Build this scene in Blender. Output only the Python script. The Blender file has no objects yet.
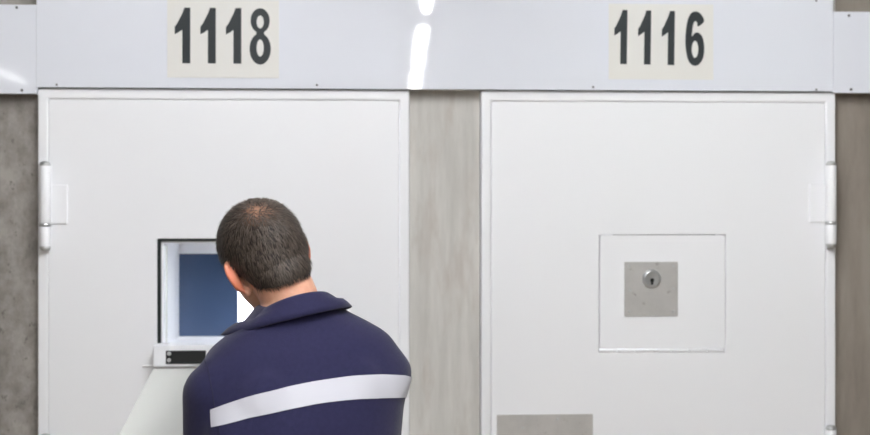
import bpy, bmesh, math, random
from mathutils import Vector, Matrix, Euler, noise

R = math.radians
scene = bpy.context.scene
COL = scene.collection
random.seed(7)


# ------------------------------------------------------------------ materials
def lin(c):
    return tuple((v / 255 / 12.92) if v / 255 <= 0.04045 else (((v / 255) + 0.055) / 1.055) ** 2.4 for v in c) + (1.0,)


def mat(name, rgb, rough=0.5, metal=0.0, spec=0.5, bump=0.0, bscale=200.0, sss=0.0, sheen=0.0):
    m = bpy.data.materials.new(name)
    m.use_nodes = True
    nt = m.node_tree
    b = nt.nodes["Principled BSDF"]
    b.inputs["Base Color"].default_value = lin(rgb)
    b.inputs["Roughness"].default_value = rough
    b.inputs["Metallic"].default_value = metal
    b.inputs["Specular IOR Level"].default_value = spec
    if sss:
        b.inputs["Subsurface Weight"].default_value = sss
        b.inputs["Subsurface Radius"].default_value = (0.012, 0.005, 0.003)
        b.inputs["Subsurface Scale"].default_value = 0.6
    if sheen:
        b.inputs["Sheen Weight"].default_value = sheen
        b.inputs["Sheen Roughness"].default_value = 0.5
    if bump:
        tc = nt.nodes.new("ShaderNodeTexCoord")
        n = nt.nodes.new("ShaderNodeTexNoise")
        n.inputs["Scale"].default_value = bscale
        n.inputs["Detail"].default_value = 3
        bp = nt.nodes.new("ShaderNodeBump")
        bp.inputs["Strength"].default_value = bump
        bp.inputs["Distance"].default_value = 0.002
        nt.links.new(tc.outputs["Object"], n.inputs["Vector"])
        nt.links.new(n.outputs["Fac"], bp.inputs["Height"])
        nt.links.new(bp.outputs["Normal"], b.inputs["Normal"])
    return m


def varied(m, rgb_a, rgb_b, scale=(1, 1, 1), nscale=6.0, lo=0.3, hi=0.7, detail=8, second=None):
    """mix two tones of one material by a noise pattern; second = (rgb, stretch, scale, lo, hi) adds marks"""
    nt = m.node_tree
    b = nt.nodes["Principled BSDF"]
    tc = nt.nodes.new("ShaderNodeTexCoord")

    def layer(stretch, sc, lo, hi, det):
        mp = nt.nodes.new("ShaderNodeMapping")
        mp.inputs["Scale"].default_value = stretch
        n = nt.nodes.new("ShaderNodeTexNoise")
        n.inputs["Scale"].default_value = sc
        n.inputs["Detail"].default_value = det
        n.inputs["Roughness"].default_value = 0.65
        mr = nt.nodes.new("ShaderNodeMapRange")
        mr.inputs["From Min"].default_value = lo
        mr.inputs["From Max"].default_value = hi
        nt.links.new(tc.outputs["Object"], mp.inputs["Vector"])
        nt.links.new(mp.outputs["Vector"], n.inputs["Vector"])
        nt.links.new(n.outputs["Fac"], mr.inputs["Value"])
        return mr.outputs["Result"]

    mx = nt.nodes.new("ShaderNodeMix")
    mx.data_type = "RGBA"
    mx.inputs["A"].default_value = lin(rgb_a)
    mx.inputs["B"].default_value = lin(rgb_b)
    nt.links.new(layer(scale, nscale, lo, hi, detail), mx.inputs["Factor"])
    out = mx.outputs["Result"]
    for (rgb, st, sc, l, h) in second or []:
        m2 = nt.nodes.new("ShaderNodeMix")
        m2.data_type = "RGBA"
        m2.inputs["B"].default_value = lin(rgb)
        nt.links.new(out, m2.inputs["A"])
        nt.links.new(layer(st, sc, l, h, 4), m2.inputs["Factor"])
        out = m2.outputs["Result"]
    nt.links.new(out, b.inputs["Base Color"])
    return m


def emit(name, rgb, strength):
    m = bpy.data.materials.new(name)
    m.use_nodes = True
    nt = m.node_tree
    nt.nodes.clear()
    o = nt.nodes.new("ShaderNodeOutputMaterial")
    e = nt.nodes.new("ShaderNodeEmission")
    e.inputs["Color"].default_value = rgb + (1,)
    e.inputs["Strength"].default_value = strength
    nt.links.new(e.outputs[0], o.inputs[0])
    return m


M_door = mat("door_white_paint", (237, 238, 241), 0.38, bump=0.02, bscale=300)
M_panel = mat("panel_white_gloss", (222, 225, 233), 0.034, spec=0.55)
M_sticker = mat("sticker_offwhite", (219, 218, 214), 0.5)
M_ink = mat("digit_charcoal", (36, 42, 45), 0.55)
M_screw = mat("screw_steel", (120, 122, 125), 0.4, 0.9)
M_zinc = mat("zinc", (196, 198, 198), 0.3, 0.8)
M_steel = varied(mat("brushed_steel", (150, 150, 150), 0.42, 0.4, bump=0.15, bscale=60),
                 (186, 185, 183), (202, 200, 197), (1, 1, 1), 14, second=[((150, 146, 142), (1, 1, 1), 40, 0.62, 0.72)])
M_black = mat("black_plastic", (26, 28, 28), 0.45)
M_gasket = mat("gasket_black", (18, 26, 26), 0.6)
M_tray = mat("tray_grey_paint", (214, 215, 211), 0.45)
M_shutter = mat("shutter_dark_blue", (62, 80, 110), 0.22, spec=0.5)
M_conc_rough = varied(mat("concrete_rough", (130, 126, 122), 0.85, bump=0.5, bscale=60),
                      (124, 119, 114), (160, 155, 150), (1, 1, 0.7), 22, 0.36, 0.66,
                      second=[((88, 84, 80), (1, 1, 0.6), 55, 0.62, 0.74)])
M_conc_light = varied(mat("concrete_board_formed", (180, 174, 166), 0.8, bump=0.3, bscale=50),
                      (184, 182, 177), (206, 204, 199), (5, 1, 0.5), 5, 0.35, 0.65,
                      second=[((176, 168, 160), (2.5, 1, 0.6), 6, 0.5, 0.75), ((96, 92, 88), (1, 1, 1), 26, 0.74, 0.78)])
M_conc_brown = varied(mat("concrete_brown", (134, 126, 117), 0.85, bump=0.3, bscale=50),
                      (127, 119, 110), (144, 136, 127), (3, 1, 0.6), 6, 0.35, 0.65)
M_floor = varied(mat("floor_grey", (150, 150, 150), 0.4), (186, 172, 154), (198, 186, 170), (1, 1, 1), 3)
M_ceil = mat("ceiling_grey", (140, 142, 146), 0.8)
M_wall = mat("corridor_grey", (112, 113, 116), 0.8)
M_cell = mat("cell_white", (226, 229, 234), 0.7)
M_fixture = mat("lamp_housing_white", (225, 225, 225), 0.4)
M_tube = emit("lamp_tube", (0.985, 0.992, 1.0), 60.0)
M_side = emit("side_lamp_tube", (0.985, 0.992, 1.0), 2.6)
M_celltube_added = emit("added_cell_lamp_tube", (0.93, 0.96, 1.0), 320.0)

M_skin = varied(mat("skin", (214, 160, 132), 0.5, sss=0.25, bump=0.1, bscale=400), (208, 150, 122), (224, 174, 148), (1, 1, 1), 30)
nt_ = M_skin.node_tree            # ears are redder than the cheek
b_ = nt_.nodes["Principled BSDF"]
src_ = b_.inputs["Base Color"].links[0].from_socket
at_ = nt_.nodes.new("ShaderNodeAttribute")
at_.attribute_name = "flush"
mx_ = nt_.nodes.new("ShaderNodeMix")
mx_.data_type = "RGBA"
mx_.inputs["B"].default_value = lin((220, 132, 104))
nt_.links.new(at_.outputs["Fac"], mx_.inputs["Factor"])
nt_.links.new(src_, mx_.inputs["A"])
nt_.links.new(mx_.outputs["Result"], b_.inputs["Base Color"])
M_shirt = varied(mat("navy_jersey", (44, 44, 78), 0.85, sheen=0.12, bump=0.35, bscale=700, spec=0.25),
                 (30, 29, 60), (36, 35, 68), (1, 1, 1), 120)
M_stripe = mat("reflective_band", (192, 192, 200), 0.6, bump=0.15, bscale=500)
M_lining = mat("collar_lining_blue", (58, 44, 160), 0.8)
M_seam = mat("seam_navy", (26, 26, 52), 0.9)
M_trouser = mat("trouser_navy", (30, 31, 45), 0.85, bump=0.2, bscale=500)
M_shoe = mat("shoe_black", (20, 20, 21), 0.4)
M_eye = mat("eye_white", (235, 232, 228), 0.2)
M_lip = mat("lip", (178, 110, 98), 0.5)


# ------------------------------------------------------------------ mesh helpers
def link(name, bm, m, parent=None, smooth=False, bevel=0.0, seg=2):
    me = bpy.data.meshes.new(name)
    bm.normal_update()
    bm.to_mesh(me)
    bm.free()
    o = bpy.data.objects.new(name, me)
    COL.objects.link(o)
    for mm in (m if isinstance(m, (list, tuple)) else [m]):
        me.materials.append(mm)
    if smooth:
        for p in me.polygons:
            p.use_smooth = True
    if parent is not None:
        o.parent = parent
        o.location = -root_of(parent).location if parent.parent is None else (0, 0, 0)
    if bevel:
        md = o.modifiers.new("bevel", "BEVEL")
        md.width = bevel
        md.segments = seg
        md.limit_method = "ANGLE"
        md.angle_limit = R(40)
    return o


def root_of(o):
    while o.parent is not None:
        o = o.parent
    return o


def box(bm, x0, x1, y0, y1, z0, z1, mi=0):
    vs = [bm.verts.new((x, y, z)) for z in (z0, z1) for y in (y0, y1) for x in (x0, x1)]
    for idx in ((0, 2, 3, 1), (4, 5, 7, 6), (0, 1, 5, 4), (1, 3, 7, 5), (3, 2, 6, 7), (2, 0, 4, 6)):
        f = bm.faces.new([vs[i] for i in idx])
        f.material_index = mi


def BX(*a):
    bm = bmesh.new()
    box(bm, *a)
    return bm


def plate_with_hole(bm, x0, x1, z0, z1, y0, y1, hx0, hx1, hz0, hz1):
    """slab in the XZ plane with a rectangular hole, as one welded shell"""
    xs, zs = [x0, hx0, hx1, x1], [z0, hz0, hz1, z1]
    g = {}
    for j, y in enumerate((y0, y1)):
        for a, x in enumerate(xs):
            for c, z in enumerate(zs):
                g[a, c, j] = bm.verts.new((x, y, z))
    for a in range(3):
        for c in range(3):
            if a == 1 and c == 1:
                continue
            bm.faces.new((g[a, c, 0], g[a + 1, c, 0], g[a + 1, c + 1, 0], g[a, c + 1, 0]))
            bm.faces.new((g[a, c, 1], g[a, c + 1, 1], g[a + 1, c + 1, 1], g[a + 1, c, 1]))
    for i in range(3):
        bm.faces.new((g[i, 0, 0], g[i, 0, 1], g[i + 1, 0, 1], g[i + 1, 0, 0]))
        bm.faces.new((g[i, 3, 0], g[i + 1, 3, 0], g[i + 1, 3, 1], g[i, 3, 1]))
        bm.faces.new((g[0, i, 0], g[0, i + 1, 0], g[0, i + 1, 1], g[0, i, 1]))
        bm.faces.new((g[3, i, 0], g[3, i, 1], g[3, i + 1, 1], g[3, i + 1, 0]))
    bm.faces.new((g[1, 1, 0], g[2, 1, 0], g[2, 1, 1], g[1, 1, 1]))
    bm.faces.new((g[1, 2, 0], g[1, 2, 1], g[2, 2, 1], g[2, 2, 0]))
    bm.faces.new((g[1, 1, 0], g[1, 1, 1], g[1, 2, 1], g[1, 2, 0]))
    bm.faces.new((g[2, 1, 0], g[2, 2, 0], g[2, 2, 1], g[2, 1, 1]))
    bmesh.ops.recalc_face_normals(bm, faces=bm.faces)
    return bm


def lathe(bm, prof, centre, axis="Z", n=24):
    """prof: list of (radius, height); closed with fans at both ends"""
    cx, cy, cz = centre
    rings = []
    for (r, h) in prof:
        ring = []
        for k in range(n):
            a = 2 * math.pi * k / n
            u, v = r * math.cos(a), r * math.sin(a)
            p = (cx + u, cy + v, cz + h) if axis == "Z" else (cx + u, cy - h, cz + v) if axis == "-Y" else (cx + h, cy + u, cz + v)
            ring.append(bm.verts.new(p))
        rings.append(ring)
    for a, b in zip(rings, rings[1:]):
        for k in range(n):
            bm.faces.new((a[k], a[(k + 1) % n], b[(k + 1) % n], b[k]))
    bm.faces.new(list(reversed(rings[0])))
    bm.faces.new(rings[-1])
    bmesh.ops.recalc_face_normals(bm, faces=bm.faces)
    return bm


def catmull(pts, per=8, closed=True):
    n, out = len(pts), []
    rng = range(n) if closed else range(n - 1)
    for i in rng:
        g = (lambda j: pts[j % n]) if closed else (lambda j: pts[max(0, min(n - 1, j))])
        p0, p1, p2, p3 = g(i - 1), g(i), g(i + 1), g(i + 2)
        for s in range(per):
            t = s / per
            out.append(tuple(0.5 * (2 * b + (c - a) * t + (2 * a - 5 * b + 4 * c - d) * t * t + (3 * b - a - 3 * c + d) * t ** 3)
                             for a, b, c, d in zip(p0, p1, p2, p3)))
    if not closed:
        out.append(tuple(pts[-1]))
    return out


def thing(name, label, cat, loc, group=None):
    o = bpy.data.objects.new(name, None)
    COL.objects.link(o)
    o.location = loc
    o.empty_display_size = 0.1
    o["label"] = label
    o["category"] = cat
    if group:
        o["group"] = group
    return o


def structure(o, label, cat):
    o["kind"] = "structure"
    o["label"] = label
    o["category"] = cat
    return o


# ------------------------------------------------------------------ the setting
DT = 1.937            # top of both door frames
D1 = (-0.8985, 0.0388)
D2 = (0.2225, 1.1482)
RX0, RX1, RY0, RZ1 = -5.5, 5.5, -9.0, 2.75
WY = 0.03             # face of the concrete, set back from the door frames

bm = bmesh.new()
box(bm, RX0, D1[0] - 0.001, WY, 0.26, 0, 1.9415, 0)
box(bm, D1[1] + 0.001, D2[0] - 0.001, WY, 0.26, 0, 1.9415, 1)
box(bm, D2[1] + 0.001, RX1, WY, 0.26, 0, 1.9415, 2)
box(bm, RX0, D1[0] - 0.001, 0.006, 0.26, 1.9415, RZ1, 0)
box(bm, D1[0] - 0.001, D2[1] + 0.001, 0.006, 0.26, 1.9415, RZ1, 1)
box(bm, D2[1] + 0.001, RX1, 0.006, 0.26, 1.9415, RZ1, 2)
structure(link("wall_back", bm, [M_conc_rough, M_conc_light, M_conc_brown]),
          "bare grey concrete wall between and beside the two white doors", "wall")
structure(link("wall_left", BX(RX0 - 0.1, RX0, RY0, 0.26, 0, RZ1), M_wall), "grey corridor wall far out to the left", "wall")
structure(link("wall_right", BX(RX1, RX1 + 0.1, RY0, 0.26, 0, RZ1), M_wall), "grey corridor wall far out to the right", "wall")
structure(link("wall_front", BX(RX0 - 0.1, RX1 + 0.1, RY0 - 0.1, RY0, 0, RZ1), M_wall), "grey corridor wall behind the viewer", "wall")
structure(link("floor", BX(RX0 - 0.1, RX1 + 0.1, RY0 - 0.1, 2.6, -0.1, 0), M_floor), "grey sealed corridor floor", "floor")
structure(link("ceiling", BX(RX0 - 0.1, RX1 + 0.1, RY0 - 0.1, 2.6, RZ1, RZ1 + 0.1), M_ceil), "grey corridor ceiling", "ceiling")
# the cell behind the door with the open hatch
bm = bmesh.new()
box(bm, -1.5, -1.44, 0.26, 2.5, 0, RZ1)
box(bm, 0.56, 0.62, 0.26, 2.5, 0, RZ1)
box(bm, -1.5, 0.62, 2.5, 2.56, 0, RZ1)
structure(link("wall_cell", bm, M_cell), "bright white cell wall glimpsed through the open hatch", "wall")


def screw(parent, x, y, z, r=0.0035):
    bm = bmesh.new()
    lathe(bm, [(r, -0.001), (r, 0.001), (r * 0.6, 0.002)], (x, y, z), "-Y", 12)
    return link("screw", bm, M_screw, parent, True)


# ------------------------------------------------------------------ fascia panels over the doors
PF = -0.012           # face of the panels
pc = thing("fascia_panel", "long glossy white panel running above both doors behind the number stickers", "panel", (0.12, PF, 1.943))
link("sheet", BX(-0.8972, 1.1362, PF, 0.0055, 1.9385, 2.42), M_panel, pc, bevel=0.0006)
for (x, z) in ((-0.847, 1.9445), (-0.196, 1.9475), (0.510, 1.9460), (1.0915, 1.9425), (1.0915, 2.173)):
    screw(pc, x, PF, z, 0.003)
pl = thing("fascia_panel", "short white side panel beyond the upper left corner of the hatch door", "panel", (-1.4, PF, 1.922))
link("sheet", BX(-2.2, -0.8979, PF, 0.0055, 1.9220, 2.1455), M_panel, pl, bevel=0.0006)
for (x, z) in ((-0.946, 2.138), (-0.933, 1.9305)):
    screw(pl, x, PF, z)
pr = thing("fascia_panel", "short white side panel beyond the upper right corner of the lock-plate door", "panel", (1.7, PF, 1.935))
link("sheet", BX(1.1369, 2.6, PF, 0.0055, 1.9345, 2.1450), M_panel, pr, bevel=0.0006)
for (x, z) in ((1.1775, 2.135), (1.183, 1.9435)):
    screw(pr, x, PF, z)


# ------------------------------------------------------------------ number stickers
def ell_union(e1, e2, n=40):
    """outline of two stacked ellipses (cx, cy, rx, ry), as one closed curve"""
    top, bot = e1[1] - e1[3], e2[1] + e2[3]
    cx = (e1[0] + e2[0]) / 2
    right = []
    for i in range(n + 1):
        y = top + (bot - top) * (0.5 - 0.5 * math.cos(math.pi * i / n))
        w = 0
        for e in (e1, e2):
            q = 1 - ((y - e[1]) / e[3]) ** 2
            if q > 0:
                w = max(w, e[2] * q ** 0.5)
        right.append((w, y))
    return [(cx + w, y) for w, y in right] + [(cx - w, y) for w, y in reversed(right[1:-1])]


def ell(cx, cy, rx, ry, n=32):
    return [(cx + rx * math.cos(2 * math.pi * i / n), cy + ry * math.sin(2 * math.pi * i / n)) for i in range(n)]


# glyphs in units of 1/270 digit height, origin at the digit's left top corner, y down
ONE = [[(0, 92), (0, 128), (18, 119), (36, 106), (36, 268), (74, 268), (74, 0), (46, 0), (38, 24), (24, 52), (12, 76)]]
EIGHT = [ell_union((50, 60, 46, 60), (50, 196, 51, 76)), ell(50, 66, 17, 31), ell(50, 192, 17, 41)]
SIX_O = catmull([(92, 50), (84, 22), (66, 4), (48, 0), (28, 8), (12, 38), (3, 88), (0, 142), (4, 196), (14, 238), (30, 262), (49, 270),
                 (70, 262), (86, 240), (94, 210), (95, 176), (89, 136), (75, 112), (58, 104), (44, 110), (33, 124),
                 (34, 96), (38, 66), (44, 52), (51, 48), (58, 55), (63, 74)], 4)
SIX = [SIX_O, ell(49, 188, 16.5, 42)]


def digit(parent, loops, ox, top, unit, y0, rot=0.0, piv=(0, 0)):
    cu = bpy.data.curves.new("digit", "CURVE")
    cu.dimensions = "2D"
    cu.fill_mode = "BOTH"
    cu.extrude = 0.0006
    for lp in loops:
        sp = cu.splines.new("POLY")
        sp.points.add(len(lp) - 1)
        sp.use_cyclic_u = True
        for p, (u, v) in zip(sp.points, lp):
            p.co = (u * unit, -v * unit, 0, 1)
    tmp = bpy.data.objects.new("digit_curve", cu)
    COL.objects.link(tmp)
    dg = bpy.context.evaluated_depsgraph_get()
    me = bpy.data.meshes.new_from_object(tmp.evaluated_get(dg))
    bpy.data.objects.remove(tmp)
    bpy.data.curves.remove(cu)
    c, s = math.cos(rot), math.sin(rot)
    for v in me.vertices:
        x, z = ox + v.co.x - piv[0], top + v.co.y - piv[1]
        v.co = (piv[0] + c * x - s * z, y0 - v.co.z, piv[1] + s * x + c * z)
    me.materials.clear()
    me.materials.append(M_ink)
    o = bpy.data.objects.new("digit", me)
    COL.objects.link(o)
    o.parent = parent
    o.location = -parent.location
    return o


def sign(x0, x1, z0, z1, label, glyphs, digit_x, top, height, rot, narrow=1.0):
    s = thing("number_sign", label, "sign", ((x0 + x1) / 2, PF, z0), "number stickers above the doors")
    link("sticker", BX(x0, x1, PF - 0.0013, PF - 0.0001, z0, z1), M_sticker, s)
    for g, x in zip(glyphs, digit_x):
        digit(s, [[(u * (narrow if g is ONE else 1.0), v) for u, v in lp] for lp in g], x, top, height / 270, PF - 0.0014, rot, ((x0 + x1) / 2, (z0 + z1) / 2))


sign(-0.5720, -0.2917, 1.9645, 2.1605, "off-white number sticker reading 1118 above the door with the open hatch",
     (ONE, ONE, ONE, EIGHT), (-0.5530, -0.4890, -0.4250, -0.3650), 2.1408, 0.1415, 0)
sign(0.5500, 0.8215, 1.9665, 2.1605, "off-white number sticker reading 1116 above the closed door with the lock plate",
     (ONE, ONE, ONE, SIX), (0.5640, 0.6255, 0.6870, 0.7485), 2.1430, 0.1400, R(-0.75), 0.87)


# ------------------------------------------------------------------ doors
def make_hinge(door, x, zt, side):
    """pin hinge: knuckle barrel, zinc caps and ring, and the leaf plate on the door; side +1 = plate to the right"""
    y = -0.014
    zb, zr = zt - 0.218, zt - 0.1565
    bm = bmesh.new()
    lathe(bm, [(0.0125, zr + 0.004 - zt), (0.0135, zr + 0.006 - zt), (0.0135, -0.008), (0.0125, -0.006)], (x, y, zt))
    lathe(bm, [(0.0125, zb + 0.006 - zt), (0.0135, zb + 0.008 - zt), (0.0135, zr - 0.006 - zt), (0.0125, zr - 0.004 - zt)], (x, y, zt))
    h = link("hinge", bm, M_door, door, True)
    box_m = bmesh.new()
    xa, xb = sorted((x, x + side * 0.0505))
    box(box_m, xa, xb, -0.0025, 0.006, zt - 0.154, zt - 0.0555)
    link("hinge_plate", box_m, M_door, h, bevel=0.0015)
    for z0, prof in ((zt, [(0.0135, -0.008), (0.0135, -0.004), (0.011, 0.001), (0.006, 0.003), (0.001, 0.004)]),
                     (zb, [(0.001, -0.004), (0.006, -0.003), (0.011, -0.001), (0.0135, 0.004), (0.0135, 0.008)]),
                     (zr, [(0.0125, -0.004), (0.0142, -0.003), (0.0142, 0.003), (0.0125, 0.004)])):
        bm = bmesh.new()
        lathe(bm, prof, (x, y, z0))
        link("pin_ring" if z0 == zr else "pin_cap", bm, M_zinc, h, True)
    return h


def make_frame(door, X0, X1):
    w = 0.026
    bm = bmesh.new()
    plate_with_hole(bm, X0, X1, 0.0, DT, 0.0, 0.12, X0 + w, X1 - w, 0.02, DT - w)
    link("door_frame", bm, M_door, door, bevel=0.004)


def make_leaf(door, X0, X1, hx0, hx1, hz0, hz1):
    w = 0.026 + 0.0006
    bm = bmesh.new()
    plate_with_hole(bm, X0 + w, X1 - w, 0.0225, DT - w, 0.003, 0.09, hx0, hx1, hz0, hz1)
    link("door_leaf", bm, M_door, door, bevel=0.0025)


# door with the open hatch
d1 = thing("door_1", "white steel cell door on the left with an open hatch window", "door", (-0.43, 0, 0))
d1["kind"] = "structure"
HX0, HX1, HZ0, HZ1 = -0.6005, -0.2675, 1.2845, 1.5575
make_frame(d1, *D1)
make_leaf(d1, *D1, HX0, HX1, HZ0 - 0.03, HZ1)
make_hinge(d1, -0.8750, 1.749, 1)
make_hinge(d1, -0.8750, 1.066, 1)
bm = bmesh.new()       # black rubber between the leaf and the hatch lining
plate_with_hole(bm, HX0, HX1, HZ0 - 0.02, HZ1, 0.004, 0.06, HX0 + 0.008, HX1 - 0.008, HZ0 - 0.012, HZ1 - 0.006)
link("gasket", bm, M_gasket, d1)
bm = bmesh.new()       # lining of the recess: lip in front, reveal walls, back rim
IX0, IX1, IZ0, IZ1 = HX0 + 0.008, HX1 - 0.008, HZ0, HZ1 - 0.006
plate_with_hole(bm, IX0, IX1, IZ0 - 0.012, IZ1, 0.010, 0.20, IX0 + 0.006, IX1 - 0.006, IZ0, IZ1 - 0.006)
lin_o = link("hatch_lining", bm, M_door, d1, bevel=0.0015)
bm = bmesh.new()
plate_with_hole(bm, IX0 + 0.002, IX1 - 0.002, IZ0 - 0.004, IZ1 - 0.002, 0.194, 0.255, -0.5915, -0.290, HZ0 + 0.003, 1.5135)
link("back_rim", bm, M_door, lin_o, bevel=0.001)
bm = bmesh.new()       # light grey strip added for the shadow line in the left reveal
box(bm, IX0 + 0.0055, IX0 + 0.0085, 0.035, 0.048, IZ0 + 0.002, IZ1 - 0.012)
link("reveal_strip", bm, M_tray, lin_o)
# dark blue shutter half drawn across the back of the hatch
o = link("sliding_shutter", BX(-0.600, -0.428, 0.200, 0.208, HZ0 + 0.001, 1.523), M_shutter, d1)
o["label"] = "dark blue pane closing the left of the hatch"
# projecting sill block with its black strike plate
sill = link("hatch_sill", BX(HX0 - 0.001, HX1 + 0.001, -0.040, 0.012, 1.2385, 1.2925), M_door, d1, bevel=0.003)
sp = link("strike_plate", BX(-0.5690, -0.4700, -0.0425, -0.039, 1.2455, 1.2790), M_black, sill, bevel=0.001)
for z in (1.2555, 1.2720):
    bm = bmesh.new()
    lathe(bm, [(0.0052, 0.0), (0.0052, 0.001), (0.004, 0.002), (0.0018, 0.0021), (0.0016, 0.0012)], (-0.5610, -0.0425, z), "-Y", 16)
    link("screw", bm, M_zinc, sill, True)
bm = bmesh.new()       # hinge rail under the sill
lathe(bm, [(0.0018, -0.636), (0.0022, -0.635), (0.0022, -0.233), (0.0018, -0.232)], (0, -0.0005, 1.2355), "X", 12)
link("hinge_rail", bm, M_door, d1, True)
# the flap folded down as a tray
FA = math.atan2(0.100, 0.316)
fl = 0.345
bm = bmesh.new()
box(bm, HX0, HX1, -fl, 0.0, -0.022, 0.0)
bmesh.ops.transform(bm, matrix=Matrix.Translation((0, -0.042, 1.2355)) @ Matrix.Rotation(FA, 4, "X"), verts=bm.verts)
o = link("hatch_flap", bm, M_tray, d1, bevel=0.003)
o["label"] = "light grey hatch flap folded down as a tray"

# closed door with the lock plate
d2 = thing("door_2", "white steel cell door on the right with closed hatch and square steel lock plate", "door", (0.685, 0, 0))
d2["kind"] = "structure"
KX0, KX1, KZ0, KZ1 = 0.5285, 0.8590, 1.2625, 1.5675
make_frame(d2, *D2)
make_leaf(d2, *D2, KX0, KX1, KZ0, KZ1)
make_hinge(d2, 1.1295, 1.754, -1)
make_hinge(d2, 1.1295, 1.071, -1)
g = 0.0016
flap = link("hatch_flap", BX(KX0 + g, KX1 - g, 0.0015, 0.06, KZ0 + 0.010, KZ1 - g), M_door, d2, bevel=0.0015)
bm = bmesh.new()
n = 7
for i in range(n):
    a = KX0 + g + (KX1 - KX0 - 2 * g) * i / n
    b = KX0 + g + (KX1 - KX0 - 2 * g) * (i + 1) / n - 0.002
    lathe(bm, [(0.0038, a), (0.0043, a + 0.0005), (0.0043, b - 0.0005), (0.0038, b)], (0, 0.0052, KZ0 + 0.0045), "X", 12)
link("piano_hinge", bm, M_door, d2, True)
lp = link("lock_plate", BX(0.5935, 0.7325, -0.002, 0.003, 1.3565, 1.4970), M_steel, flap, bevel=0.0008)
lp["label"] = "square brushed steel lock plate"
bm = bmesh.new()
lathe(bm, [(0.0245, 0.0), (0.0240, 0.003), (0.021, 0.0062), (0.0185, 0.0068), (0.010, 0.0050), (0.001, 0.0048)], (0.6635, -0.002, 1.4530), "-Y", 40)
link("keyhole_escutcheon", bm, M_zinc, flap, True)
bm = bmesh.new()
lathe(bm, [(0.0052, 0.0), (0.0052, 0.0060)], (0.6640, -0.002, 1.4500), "-Y", 16)
box(bm, 0.6610, 0.6670, -0.0080, -0.004, 1.4340, 1.4500)
link("keyhole", bm, M_black, flap)
for (x, z) in ((0.605, 1.486), (0.721, 1.486), (0.607, 1.424), (0.7205, 1.428), (0.605, 1.370), (0.721, 1.370)):
    bm = bmesh.new()
    lathe(bm, [(0.0034, 0.0), (0.0034, 0.0008), (0.0022, 0.0018)], (x, -0.002, z), "-Y", 12)
    link("screw", bm, M_zinc, flap, True)
kp = link("kick_plate", BX(0.2635, 0.5120, 0.0005, 0.006, 0.800, 1.1050), M_steel, d2, bevel=0.0008)
kp["label"] = "brushed steel plate low on the door"
for (x, z) in ((0.420, 1.093), (0.330, 1.071), (0.275, 0.812), (0.500, 0.812)):
    bm = bmesh.new()
    lathe(bm, [(0.0036, 0.0), (0.0036, 0.0008), (0.0022, 0.0018)], (x, 0.0005, z), "-Y", 12)
    link("rivet", bm, M_zinc, kp, True)


# ------------------------------------------------------------------ lamps
def ceiling_lamp(x, y0, y1, label, group, m=M_tube, zl=2.64):
    t = thing("ceiling_lamp", label, "lamp", (x, (y0 + y1) / 2, RZ1), group)
    bm = bmesh.new()
    box(bm, x - 0.045, x + 0.045, y0, y1, zl + 0.03, RZ1)
    link("housing", bm, M_fixture, t, bevel=0.004)
    bm = bmesh.new()
    prof = [(x + 0.022 * math.cos(a), zl + 0.03 - 0.045 * math.sin(a)) for a in [math.pi * k / 10 for k in range(11)]]
    ra = [bm.verts.new((px, y0 + 0.01, pz)) for px, pz in prof]
    rb = [bm.verts.new((px, y1 - 0.01, pz)) for px, pz in prof]
    for k in range(10):
        bm.faces.new((ra[k], ra[k + 1], rb[k + 1], rb[k]))
    bm.faces.new(ra)
    bm.faces.new(rb)
    bmesh.ops.recalc_face_normals(bm, faces=bm.faces)
    link("diffuser", bm, m, t)


GL = "fluorescent ceiling lamps of the corridor"
for i, (a, b) in enumerate(((-2.40, -0.86), (-4.28, -3.00), (-5.95, -4.72), (-7.70, -6.47))):
    ceiling_lamp(0.158, a, b, "white tube lamp in the middle ceiling row, %s from the doors" % ("first", "second", "third", "fourth")[i], GL)
for sx, side, ys in ((-2.77, "left", ((-3.4, -2.0), (-5.15, -3.75), (-7.5, -6.1))), (4.2, "added right", ((-2.6, -1.2), (-4.4, -3.0), (-6.15, -4.75)))):  # right row is added out of view to raise the overall brightness
    for i, (a, b) in enumerate(ys):
        ceiling_lamp(sx, a, b, "white tube lamp in the %s ceiling row, %s from the doors" % (side, ("first", "second", "third")[i]), GL, M_side)
ceiling_lamp(-0.75, 0.75, 1.95, "unseen tube lamp added on the ceiling inside the cell", "added lamp of the cell", M_celltube_added)  # unseen lamp added to whiten the hatch gap and lighten its reveals


# ------------------------------------------------------------------ the man
T0 = Vector((-0.180, -0.630, 0))
YAW = R(20)
rv = Vector((math.cos(YAW), math.sin(YAW), 0))
fv = Vector((-math.sin(YAW), math.cos(YAW), 0))


def tw(r, f, z):
    """torso frame (right, forward, height) to world"""
    return T0 + rv * r + fv * f + Vector((0, 0, z))


def tilt(r, z):
    k = min(1.0, max(0.0, (z - 1.02) / 0.25))
    return z + 0.075 * r * k


def ring_loft(bm, rings, n=36, grow=0.0, ex=2.4):
    """rings of (r, f, z, half width, half depth); superellipse sections, closed ends"""
    rr = []
    pts = catmull(rings, 4, False)
    for (cr, cf, z, a, b) in pts:
        ring = []
        for k in range(n):
            t = 2 * math.pi * k / n
            c, s = math.cos(t), math.sin(t)
            u = (a + grow) * math.copysign(abs(c) ** (2 / ex), c)
            v = (b + grow) * math.copysign(abs(s) ** (2 / ex), s)
            ring.append(bm.verts.new(tw(cr + u, cf + v, tilt(cr + u, z))))
        rr.append(ring)
    for a, b in zip(rr, rr[1:]):
        for k in range(n):
            bm.faces.new((a[k], a[(k + 1) % n], b[(k + 1) % n], b[k]))
    bm.faces.new(list(reversed(rr[0])))
    bm.faces.new(rr[-1])


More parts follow.
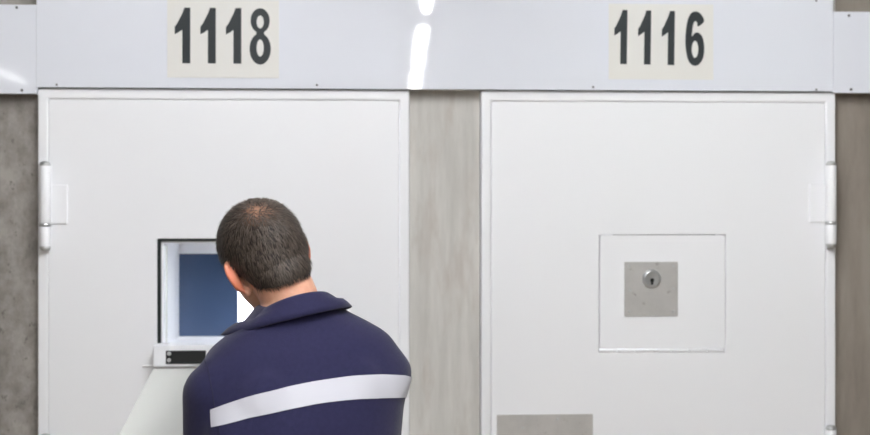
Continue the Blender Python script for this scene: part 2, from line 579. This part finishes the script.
def tube(bm, pts, n=16, grow=0.0, per=4):
    """smooth tapering limb through (Vector, radius) with round ends"""
    q = catmull([tuple(p) + (r + grow,) for p, r in pts], per, False)
    P = [Vector(v[:3]) for v in q]
    rad = [v[3] for v in q]
    # rounded ends
    d0, d1 = (P[0] - P[1]).normalized(), (P[-1] - P[-2]).normalized()
    head = [(P[0] + d0 * rad[0] * math.sin(a), rad[0] * math.cos(a)) for a in (1.45, 1.05, 0.6, 0.25)]
    tail = [(P[-1] + d1 * rad[-1] * math.sin(a), rad[-1] * math.cos(a)) for a in (0.25, 0.6, 1.05, 1.45)]
    allp = head + list(zip(P, rad)) + tail
    C = [a for a, _ in allp]
    up = None
    rings = []
    for i, (c, r) in enumerate(allp):
        t = (C[min(i + 1, len(C) - 1)] - C[max(i - 1, 0)]).normalized()
        if up is None:
            up = t.orthogonal().normalized()
        up = (up - t * up.dot(t)).normalized()
        w = t.cross(up)
        rings.append([bm.verts.new(c + (up * math.cos(2 * math.pi * k / n) + w * math.sin(2 * math.pi * k / n)) * r) for k in range(n)])
    for a, b in zip(rings, rings[1:]):
        for k in range(n):
            bm.faces.new((a[k], a[(k + 1) % n], b[(k + 1) % n], b[k]))
    bm.faces.new(list(reversed(rings[0])))
    bm.faces.new(rings[-1])


def ellip(bm, mtx, c, r, rot=(0, 0, 0), u=28, v=18):
    m = mtx @ Matrix.Translation(c) @ Euler([R(a) for a in rot]).to_matrix().to_4x4() @ Matrix.Diagonal((r[0], r[1], r[2], 1))
    bmesh.ops.create_uvsphere(bm, u_segments=u, v_segments=v, radius=1.0, matrix=m)


def remesh(bm, voxel, smooth_iter=4):
    me = bpy.data.meshes.new("tmp")
    bmesh.ops.recalc_face_normals(bm, faces=bm.faces)
    bm.to_mesh(me)
    bm.free()
    o = bpy.data.objects.new("tmp", me)
    COL.objects.link(o)
    md = o.modifiers.new("r", "REMESH")
    md.mode = "VOXEL"
    md.voxel_size = voxel
    if smooth_iter:
        s = o.modifiers.new("s", "SMOOTH")
        s.factor = 0.5
        s.iterations = smooth_iter
    dg = bpy.context.evaluated_depsgraph_get()
    out = bmesh.new()
    out.from_object(o, dg)
    bpy.data.objects.remove(o)
    bpy.data.meshes.remove(me)
    return out


TORSO = [(0, -0.075, 0.86, 0.170, 0.118), (0, -0.070, 0.95, 0.163, 0.113), (0, -0.055, 1.05, 0.160, 0.108),
         (0, -0.035, 1.15, 0.178, 0.116), (0, -0.015, 1.23, 0.194, 0.119), (0.016, 0.000, 1.29, 0.203, 0.113),
         (0.008, 0.010, 1.335, 0.187, 0.102), (0.002, 0.018, 1.366, 0.172, 0.092), (0, 0.024, 1.392, 0.136, 0.079),
         (-0.002, 0.030, 1.418, 0.094, 0.069), (-0.006, 0.036, 1.452, 0.062, 0.060)]
SL, SR = tw(-0.161, -0.002, 1.278), tw(0.173, 0.044, 1.286)
EL, ER = Vector((-0.342, -0.650, 1.030)), Vector((-0.055, -0.425, 1.075))
WL, WR = Vector((-0.375, -0.380, 1.165)), Vector((-0.215, -0.300, 1.200))
ARM_L = [(SL, 0.058), (SL.lerp(EL, 0.35) + Vector((-0.004, 0, 0)), 0.052), (SL.lerp(EL, 0.75), 0.045), (EL, 0.042), (EL.lerp(WL, 0.35), 0.040), (WL, 0.028)]
ARM_R = [(SR, 0.058), (SR.lerp(ER, 0.35), 0.052), (SR.lerp(ER, 0.75), 0.045), (ER, 0.042), (ER.lerp(WR, 0.35), 0.040), (WR, 0.028)]

HC = Vector((-0.258, -0.565, 1.526))      # head centre
HM = Matrix.Translation(HC) @ Matrix.Rotation(R(33), 4, "Z") @ Matrix.Rotation(R(-19), 4, "Y") @ Matrix.Rotation(R(-18), 4, "X") @ Matrix.Scale(0.955, 4)
HI = HM.inverted()

man = thing("person", "person seen from behind in a navy shirt with white band, leaning to the open hatch", "person", (T0.x, T0.y, 0))

# --- body, one continuous surface
bm = bmesh.new()
ring_loft(bm, TORSO, grow=-0.006)
tube(bm, ARM_L, grow=-0.006)
tube(bm, ARM_R, grow=-0.006)
tube(bm, [(tw(-0.002, 0.022, 1.37), 0.060), (tw(-0.010, 0.034, 1.44), 0.056), (HM @ Vector((0, -0.030, -0.060)), 0.056), (HM @ Vector((0, -0.018, -0.02)), 0.058)], 24)
# head
ellip(bm, HM, (0, -0.014, 0.030), (0.077, 0.099, 0.086))
ellip(bm, HM, (0, -0.040, 0.005), (0.072, 0.066, 0.072))
ellip(bm, HM, (0, -0.058, -0.046), (0.054, 0.044, 0.052))
ellip(bm, HM, (0, 0.034, -0.030), (0.063, 0.060, 0.078))
ellip(bm, HM, (0, 0.040, -0.070), (0.050, 0.050, 0.044))
ellip(bm, HM, (0, 0.072, -0.098), (0.026, 0.018, 0.018))
ellip(bm, HM, (0, 0.081, 0.027), (0.040, 0.012, 0.010))
tube(bm, [(HM @ Vector((0, 0.090, 0.012)), 0.007), (HM @ Vector((0, 0.104, -0.018)), 0.009), (HM @ Vector((0, 0.108, -0.032)), 0.0115)], 12)
for s in (-1, 1):
    ellip(bm, HM, (s * 0.030, 0.0775, 0.0125), (0.0165, 0.0125, 0.0075), u=16, v=10)      # lids
    ellip(bm, HM, (s * 0.030, 0.0765, -0.0035), (0.0155, 0.0110, 0.0055), u=16, v=10)
    ellip(bm, HM, (s * 0.010, 0.099, -0.036), (0.008, 0.010, 0.007), u=12, v=8)
    ellip(bm, HM, (s * 0.036, 0.066, -0.022), (0.024, 0.022, 0.020))
    # ear: dished plate, helix rim and lobe
    EM = HM @ Matrix.Translation((s * 0.076, -0.022 if s < 0 else -0.010, -0.020)) @ Matrix.Rotation(R(-40 if s < 0 else 8), 4, "Z") @ Matrix.Rotation(R(14), 4, "X") @ Matrix.Scale(1.18 if s < 0 else 1.02, 4)
    ellip(bm, EM, (s * 0.004, 0.0, 0.0), (0.0048, 0.017, 0.029))
    ellip(bm, EM, (s * 0.002, 0.004, -0.026), (0.0065, 0.009, 0.011))
    hx = [(0.008, 0.012, 0.004), (0.006, 0.017, 0.020), (0.007, 0.008, 0.032), (0.009, -0.006, 0.031), (0.010, -0.016, 0.018), (0.009, -0.017, -0.002), (0.006, -0.009, -0.020)]
    tube(bm, [(EM @ Vector((s * a, b, c)), 0.0042) for a, b, c in hx], 10)
# hands resting on the tray
def hand(bm, W, d, side, up):
    d = d.normalized()
    up = (up - d * up.dot(d)).normalized()
    lat = d.cross(up) * side            # towards the thumb
    tube(bm, [(W - d * 0.03, 0.026), (W + d * 0.02, 0.021), (W + d * 0.05, 0.019)], 16)
    for k, (off, ln, r) in enumerate(((0.030, 0.070, 0.0082), (0.010, 0.080, 0.0085), (-0.011, 0.074, 0.0082), (-0.031, 0.058, 0.0072))):
        a = W + d * 0.012 + lat * off * 0.6
        k0 = W + d * 0.088 + lat * off * 1.0 + up * 0.002
        k1 = k0 + d * ln * 0.45 + lat * off * 0.12 + up * 0.003
        k2 = k1 + d * ln * 0.30 - up * 0.005
        k3 = k2 + d * ln * 0.22 - up * 0.010
        tube(bm, [(a, 0.0135), (W + d * 0.055 + lat * off * 0.9, 0.0135), (k0, r + 0.002), (k1, r), (k2, r - 0.0006), (k3, r - 0.0014)], 10)
    t0 = W + d * 0.022 + lat * 0.022
    tube(bm, [(t0 - lat * 0.01, 0.013), (t0 + d * 0.022 + lat * 0.022 - up * 0.004, 0.012), (t0 + d * 0.052 + lat * 0.036 - up * 0.007, 0.0092), (t0 + d * 0.078 + lat * 0.040 - up * 0.008, 0.0078)], 10)


FN = Vector((0, -math.sin(FA), math.cos(FA)))
hand(bm, WL, Vector((0.02, 0.18, 0.047)), 1, FN)
hand(bm, WR, Vector((-0.14, 0.11, 0.012)), -1, FN)
# legs and feet
HIPS = tw(0, -0.07, 0)
for s in (-1, 1):
    hip = tw(s * 0.092, -0.072, 0.86)
    knee = tw(s * 0.100, -0.050, 0.48)
    ank = tw(s * 0.105, -0.085, 0.09)
    tube(bm, [(hip + Vector((0, 0, 0.03)), 0.082), (hip.lerp(knee, 0.45), 0.074), (knee, 0.054), (knee.lerp(ank, 0.35), 0.052), (ank, 0.036)], 20)
    tube(bm, [(ank + fv * -0.02 - Vector((0, 0, 0.04)), 0.032), (ank + fv * 0.08 - Vector((0, 0, 0.055)), 0.030), (ank + fv * 0.15 - Vector((0, 0, 0.066)), 0.020)], 16)
body_bm = remesh(bm, 0.0032, 5)

# hair and hairline are read off the finished scalp before the body is linked
def hair_mask(p):
    """p in head space -> how far inside the hairline (metres)"""
    x, y, z = p
    ax = abs(x)
    ear = math.hypot(y + 0.008, (z + 0.020) * 0.85)
    if y < -0.012:                      # back: nape line, rising towards the ears
        line = -0.073 + 0.028 * min(1.0, max(0.0, (ax - 0.030) / 0.042)) ** 1.5
        if y > -0.045:
            line += 0.045 * ((y + 0.045) / 0.033)
    elif y < 0.030:                     # above the ear and the sideburn
        line = 0.016 if y < 0.012 else -0.012
    else:                               # temples and forehead
        line = 0.02 + 0.050 * min(1.0, (y - 0.030) / 0.035)
    return z - line


scalp = body_bm.copy()
kill = []
for f in scalp.faces:
    p = HI @ f.calc_center_median()
    if not (-0.12 < p.x < 0.12 and p.length < 0.135 and hair_mask(p) > 0 and abs(p.x) < 0.0805):
        kill.append(f)
bmesh.ops.delete(scalp, geom=kill, context="FACES")
# keep the largest island only
seen, best = set(), []
scalp.verts.ensure_lookup_table()
for v in scalp.verts:
    if v in seen:
        continue
    st, isl = [v], []
    seen.add(v)
    while st:
        a = st.pop()
        isl.append(a)
        for e in a.link_edges:
            b = e.other_vert(a)
            if b not in seen:
                seen.add(b)
                st.append(b)
    if len(isl) > len(best):
        best = isl
bs = set(best)
bmesh.ops.delete(scalp, geom=[v for v in scalp.verts if v not in bs], context="VERTS")
scalp.normal_update()
fl_l = body_bm.verts.layers.float_color.new("flush")
for v in body_bm.verts:
    p = HI @ v.co
    d = min((p - Vector((s * 0.083, -0.018, -0.020))).length for s in (-1, 1))
    k = min(1.0, max(0.0, (0.046 - d) / 0.014)) * (1.0 if abs(p.x) > 0.0775 else 0.0)
    v[fl_l] = (k, k, k, 1)
body = link("body", body_bm, M_skin, man, True)

WHORL = Vector((-0.006, -0.083, 0.078))   # crown, where the hair thins
def thin(p):
    d = Vector(((p.x - WHORL.x), (p.y - WHORL.y) * 0.9, (p.z - WHORL.z))).length
    return max(0.0, 1.0 - d / 0.046)


roots = []
for f in scalp.faces:
    roots.append((f.calc_center_median(), f.normal.copy(), f.calc_area()))
cap = scalp
col = cap.verts.layers.float_color.new("thin")
for v in cap.verts:
    p = HI @ v.co
    t = thin(p)
    edge = min(1.0, max(0.0, hair_mask(p) / 0.02))
    v[col] = (t, t, t, 1)
    v.co += v.normal * (0.0005 + 0.0058 * edge * (1 - 0.75 * t) + 0.0012 * noise.noise(p * 120) * edge)


def hair_material(name, dark, light, scalp_rgb=None):
    m = mat(name, dark, 0.55, spec=0.3)
    nt = m.node_tree
    b = nt.nodes["Principled BSDF"]
    geo = nt.nodes.new("ShaderNodeNewGeometry")
    mx = nt.nodes.new("ShaderNodeMix")
    mx.data_type = "RGBA"
    mx.inputs["A"].default_value = lin(dark)
    mx.inputs["B"].default_value = lin(light)
    nt.links.new(geo.outputs["Random Per Island"], mx.inputs["Factor"])
    out = mx.outputs["Result"]
    if scalp_rgb:
        at = nt.nodes.new("ShaderNodeAttribute")
        at.attribute_name = "thin"
        m2 = nt.nodes.new("ShaderNodeMix")
        m2.data_type = "RGBA"
        m2.inputs["A"].default_value = lin(dark)
        m2.inputs["B"].default_value = lin(scalp_rgb)
        nt.links.new(at.outputs["Fac"], m2.inputs["Factor"])
        out = m2.outputs["Result"]
    nt.links.new(out, b.inputs["Base Color"])
    return m


M_cap = hair_material("hair_undercoat", (34, 28, 25), (34, 28, 25), (172, 128, 104))
M_hair = hair_material("hair_strands", (27, 22, 20), (104, 92, 83))
hair = link("hair", cap, M_cap, man, True)

# short strands lying over the undercoat, flowing out from the crown
bm = bmesh.new()
tot = sum(a for _, _, a in roots)
cum, acc = [], 0
for _, _, a in roots:
    acc += a
    cum.append(acc)
import bisect
for i in range(15000):
    c, nrm, _ = roots[min(len(roots) - 1, bisect.bisect(cum, random.random() * tot))]
    p = HI @ c
    t = thin(p)
    if random.random() < t * 0.72:
        continue
    c = c + Vector((random.uniform(-1, 1), random.uniform(-1, 1), random.uniform(-1, 1))) * 0.0016
    edge = min(1.0, max(0.12, hair_mask(p) / 0.022))
    out = (p - WHORL)
    out.normalize()
    swirl = Vector((-out.y, out.x, 0)) * 0.25
    if p.y > 0.0 and p.z > 0.05:
        flow = Vector((out.x * 0.5, 1.0, -0.2))
    else:
        flow = out + swirl + Vector((0, -0.1, -0.75 if p.z < 0.07 else -0.1))
    flow = (HM.to_3x3() @ (flow + Vector((random.gauss(0, 1), random.gauss(0, 1), random.gauss(0, 1))) * (0.24 + 0.6 * t))).normalized()
    flow = (flow - nrm * flow.dot(nrm)).normalized()
    ln = random.uniform(0.010, 0.019) * (0.55 + 0.45 * edge)
    lift = random.uniform(0.10, 0.42) * (0.3 + 0.7 * min(1.0, max(0.0, (p.z + 0.075) / 0.09))) * (0.5 + 0.5 * edge)
    base = c + nrm * (0.002 + 0.004 * edge * (1 - 0.6 * t))
    mid = base + flow * ln * 0.5 + nrm * ln * lift * 0.7
    tip = base + flow * ln + nrm * ln * lift * 0.75
    side = flow.cross(nrm).normalized() * random.uniform(0.0004, 0.0008)
    v = [bm.verts.new(q) for q in (base - side, base + side, mid + side * 0.8, mid - side * 0.8, tip)]
    bm.faces.new((v[0], v[1], v[2], v[3]))
    bm.faces.new((v[3], v[2], v[4]))
st = link("hair_strands", bm, M_hair, hair, True)
st["kind"] = "stuff"

# face details
for s in (-1, 1):
    bm = bmesh.new()
    ellip(bm, HM, (s * 0.030, 0.0755, 0.004), (0.0120, 0.0118, 0.0105), u=20, v=14)
    e = link("eye", bm, M_eye, man, True)
    bm = bmesh.new()
    ellip(bm, HM, (s * 0.030, 0.0862, 0.0030), (0.0045, 0.0018, 0.0045), u=16, v=10)
    link("iris", bm, M_cap, e, True)
    bm = bmesh.new()
    tube(bm, [(HM @ Vector((s * 0.014, 0.0955, 0.027)), 0.0022), (HM @ Vector((s * 0.030, 0.0925, 0.030)), 0.0026), (HM @ Vector((s * 0.046, 0.0795, 0.026)), 0.0014)], 8)
    link("eyebrow", bm, M_cap, man, True)
bm = bmesh.new()
ellip(bm, HM, (0, 0.0925, -0.0605), (0.021, 0.006, 0.0038))
ellip(bm, HM, (0, 0.0915, -0.0680), (0.018, 0.006, 0.0045))
link("lips", bm, M_lip, man, True)

# --- shirt
bm = bmesh.new()
ring_loft(bm, [(a, b, max(z, 0.87), w, d) for a, b, z, w, d in TORSO[:-1]] + [(-0.005, 0.033, 1.444, 0.068, 0.064)], grow=0.004)
tube(bm, ARM_L[:-1] + [(EL.lerp(WL, 0.88), 0.032)], 20, 0.005)
tube(bm, ARM_R[:-1] + [(ER.lerp(WR, 0.88), 0.032)], 20, 0.005)
# deltoid and shoulder-blade fullness
ellip(bm, Matrix.Identity(4), tw(-0.143, 0.000, 1.305), (0.057, 0.062, 0.054))
ellip(bm, Matrix.Identity(4), tw(0.152, 0.004, 1.296), (0.060, 0.062, 0.050))
ellip(bm, Matrix.Identity(4), tw(-0.085, -0.062, 1.255), (0.070, 0.058, 0.085))
ellip(bm, Matrix.Identity(4), tw(0.085, -0.062, 1.268), (0.070, 0.058, 0.085))
shirt_bm = remesh(bm, 0.0065, 14)
for v in shirt_bm.verts:
    q = v.co * 7
    v.co += v.normal * 0.0022 * noise.noise(Vector((q.x * 0.7, q.y * 0.7, q.z * 1.6)))
shirt_bm.normal_update()


def band(src, p0, n0, p1, n1, extra):
    b = src.copy()
    for (p, n) in [(p0, n0), (p1, n1)] + extra:       # keep the side the normal points away from
        bmesh.ops.bisect_plane(b, geom=b.verts[:] + b.edges[:] + b.faces[:], plane_co=p, plane_no=n, clear_outer=True)
    b.normal_update()
    return b


# reflective band across the back
BANDZ = [(-0.24, 1.222, 0.0140), (-0.185, 1.245, 0.0150), (-0.146, 1.260, 0.0170), (-0.105, 1.273, 0.0189), (-0.032, 1.285, 0.0193),
         (0.024, 1.291, 0.0196), (0.100, 1.293, 0.0212), (0.177, 1.284, 0.0212), (0.209, 1.274, 0.0220), (0.26, 1.262, 0.0225)]
BANDC = catmull(BANDZ, 12, False)


def band_at(x):
    x = min(BANDC[-1][0], max(BANDC[0][0], x))
    for p, q in zip(BANDC, BANDC[1:]):
        if p[0] <= x <= q[0]:
            t = (x - p[0]) / max(1e-9, q[0] - p[0])
            return p[1] + (q[1] - p[1]) * t, p[2] + (q[2] - p[2]) * t
    return BANDC[-1][1:]


flat = shirt_bm.copy()              # straighten the arched band, cut it level, then bend it back
for v in flat.verts:
    zc, hh = band_at((v.co - T0).dot(rv))
    v.co.z = (v.co.z - zc) / hh
stripe_bm = band(flat, Vector((0, 0, 1)), Vector((0, 0, 1)), Vector((0, 0, -1)), Vector((0, 0, -1)),
                 [(tw(-0.183, 0, 0), -rv), (tw(0, 0.03, 0), fv)])
flat.free()
for v in stripe_bm.verts:
    zc, hh = band_at((v.co - T0).dot(rv))
    v.co.z = v.co.z * hh + zc
stripe_bm.normal_update()
seam_src = shirt_bm.copy()
shirt = link("shirt", shirt_bm, M_shirt, man, True)
for v in stripe_bm.verts:
    v.co += v.normal * 0.0016
stripe = link("stripe", stripe_bm, M_stripe, shirt, True)
stripe["label"] = "white band across the back of the navy shirt"
# armhole seams: a cord where the sleeve is set in
for s in (-1,):
    b = seam_src.copy()
    res = bmesh.ops.bisect_plane(b, geom=b.verts[:] + b.edges[:] + b.faces[:], plane_co=tw(-0.178 if s < 0 else 0.186, 0, 1.3),
                                 plane_no=(rv * s + Vector((0, 0, -0.13)) + fv * 0.05).normalized())
    edges = [e for e in res["geom_cut"] if isinstance(e, bmesh.types.BMEdge)]
    out = bmesh.new()
    for e in edges:
        a, c = e.verts[0].co.copy(), e.verts[1].co.copy()
        if min(a.z, c.z) < 1.17 or max((a - T0).dot(fv), (c - T0).dot(fv)) > 0.03:
            continue
        if (a - c).length > 1e-5:
            tube(out, [(a + e.verts[0].normal * 0.0004, 0.0011), (c + e.verts[1].normal * 0.0004, 0.0011)], 6, per=1)
    b.free()
    link("sleeve_seam", out, M_seam, shirt, True)
seam_src.free()

# collar: stand and fall around the neck
def collar_pt(th, lvl):
    """th = 0 at the nape, lvl 0 fall edge .. 1 fold .. 2 inside foot"""
    back_ness = 0.5 + 0.5 * math.cos(th)
    c = tw(-0.006, 0.034, 0)
    if lvl <= 1:
        rx = 0.116 + (0.072 - 0.116) * lvl
        ry = 0.092 + (0.068 - 0.092) * lvl
        z = 1.424 + (1.463 - 1.424) * lvl ** 0.8
        z += (back_ness - 1) * (0.036 if lvl < 0.5 else 0.060)
    else:
        rx, ry = 0.068, 0.064
        z = 1.463 - 0.04 * (lvl - 1) + (back_ness - 1) * 0.060
    x = -rx * math.sin(th)
    y = -ry * math.cos(th)
    if lvl < 0.9 and x < 0 and math.degrees(th) > 70:      # the left point stands off the shoulder
        k = (1 - lvl) * min(1.0, (math.degrees(th) - 70) / 40)
        x -= 0.027 * k
        z += 0.007 * k
    return c + rv * x + fv * y + Vector((0, 0, z + 0.19 * x))


bm = bmesh.new()
N, LV = 48, [0, 0.2, 0.4, 0.6, 0.8, 0.93, 1.0, 1.08, 1.4, 2.0]
g = [[bm.verts.new(collar_pt(R(-140 + 280 * i / N), l)) for l in LV] for i in range(N + 1)]
for i in range(N):
    for k in range(len(LV) - 1):
        f = bm.faces.new((g[i][k], g[i + 1][k], g[i + 1][k + 1], g[i][k + 1]))
        f.material_index = 1 if k >= 7 else 0
bmesh.ops.recalc_face_normals(bm, faces=bm.faces)
co = link("collar", bm, [M_shirt, M_lining], shirt, True)
sd = co.modifiers.new("solid", "SOLIDIFY")
sd.thickness = 0.0028
sd.offset = 0

# --- trousers and shoes
bm = bmesh.new()
ring_loft(bm, [(0, -0.072, 0.80, 0.172, 0.120), (0, -0.074, 0.86, 0.172, 0.121), (0, -0.070, 0.93, 0.166, 0.116)], grow=0.002)
for s in (-1, 1):
    hip = tw(s * 0.092, -0.072, 0.86)
    knee = tw(s * 0.100, -0.050, 0.48)
    ank = tw(s * 0.105, -0.085, 0.115)
    tube(bm, [(hip, 0.086), (hip.lerp(knee, 0.45), 0.084), (knee, 0.070), (knee.lerp(ank, 0.4), 0.066), (ank, 0.058)], 24)
link("trousers", remesh(bm, 0.009, 6), M_trouser, man, True)
for s in (-1, 1):
    ank = tw(s * 0.105, -0.085, 0)
    bm = bmesh.new()
    tube(bm, [(ank + fv * -0.030 + Vector((0, 0, 0.047)), 0.040), (ank + fv * 0.05 + Vector((0, 0, 0.046)), 0.043), (ank + fv * 0.13 + Vector((0, 0, 0.036)), 0.036), (ank + fv * 0.18 + Vector((0, 0, 0.030)), 0.028)], 20)
    tube(bm, [(ank + fv * -0.028 + Vector((0, 0, 0.05)), 0.042), (ank + fv * -0.01 + Vector((0, 0, 0.10)), 0.042)], 20)
    for v in bm.verts:
        v.co.z = max(v.co.z, 0.002)
    link("shoe", remesh(bm, 0.006, 4), M_shoe, man, True)


# ------------------------------------------------------------------ camera
cam = bpy.data.cameras.new("camera")
co_ = bpy.data.objects.new("camera", cam)
COL.objects.link(co_)
co_.location = (0, -2.6, 1.6)
co_.rotation_euler = (R(90), 0, R(-2.3))
cam.sensor_width = 36
cam.lens = 1016 * 36 / 870
cam.shift_y = 4.5 / 870
cam.clip_start = 0.02
cam.dof.use_dof = True
cam.dof.focus_distance = 2.02
cam.dof.aperture_fstop = 2.5
scene.camera = co_

w = bpy.data.worlds.new("world")
scene.world = w
w.use_nodes = True
w.node_tree.nodes["Background"].inputs["Color"].default_value = (0.9, 0.95, 1.0, 1)
w.node_tree.nodes["Background"].inputs["Strength"].default_value = 0.0

vs = scene.view_settings
vs.view_transform = "Standard"
vs.look = "None"
vs.gamma = 1
vs.use_curve_mapping = False
vs.exposure = 1.55
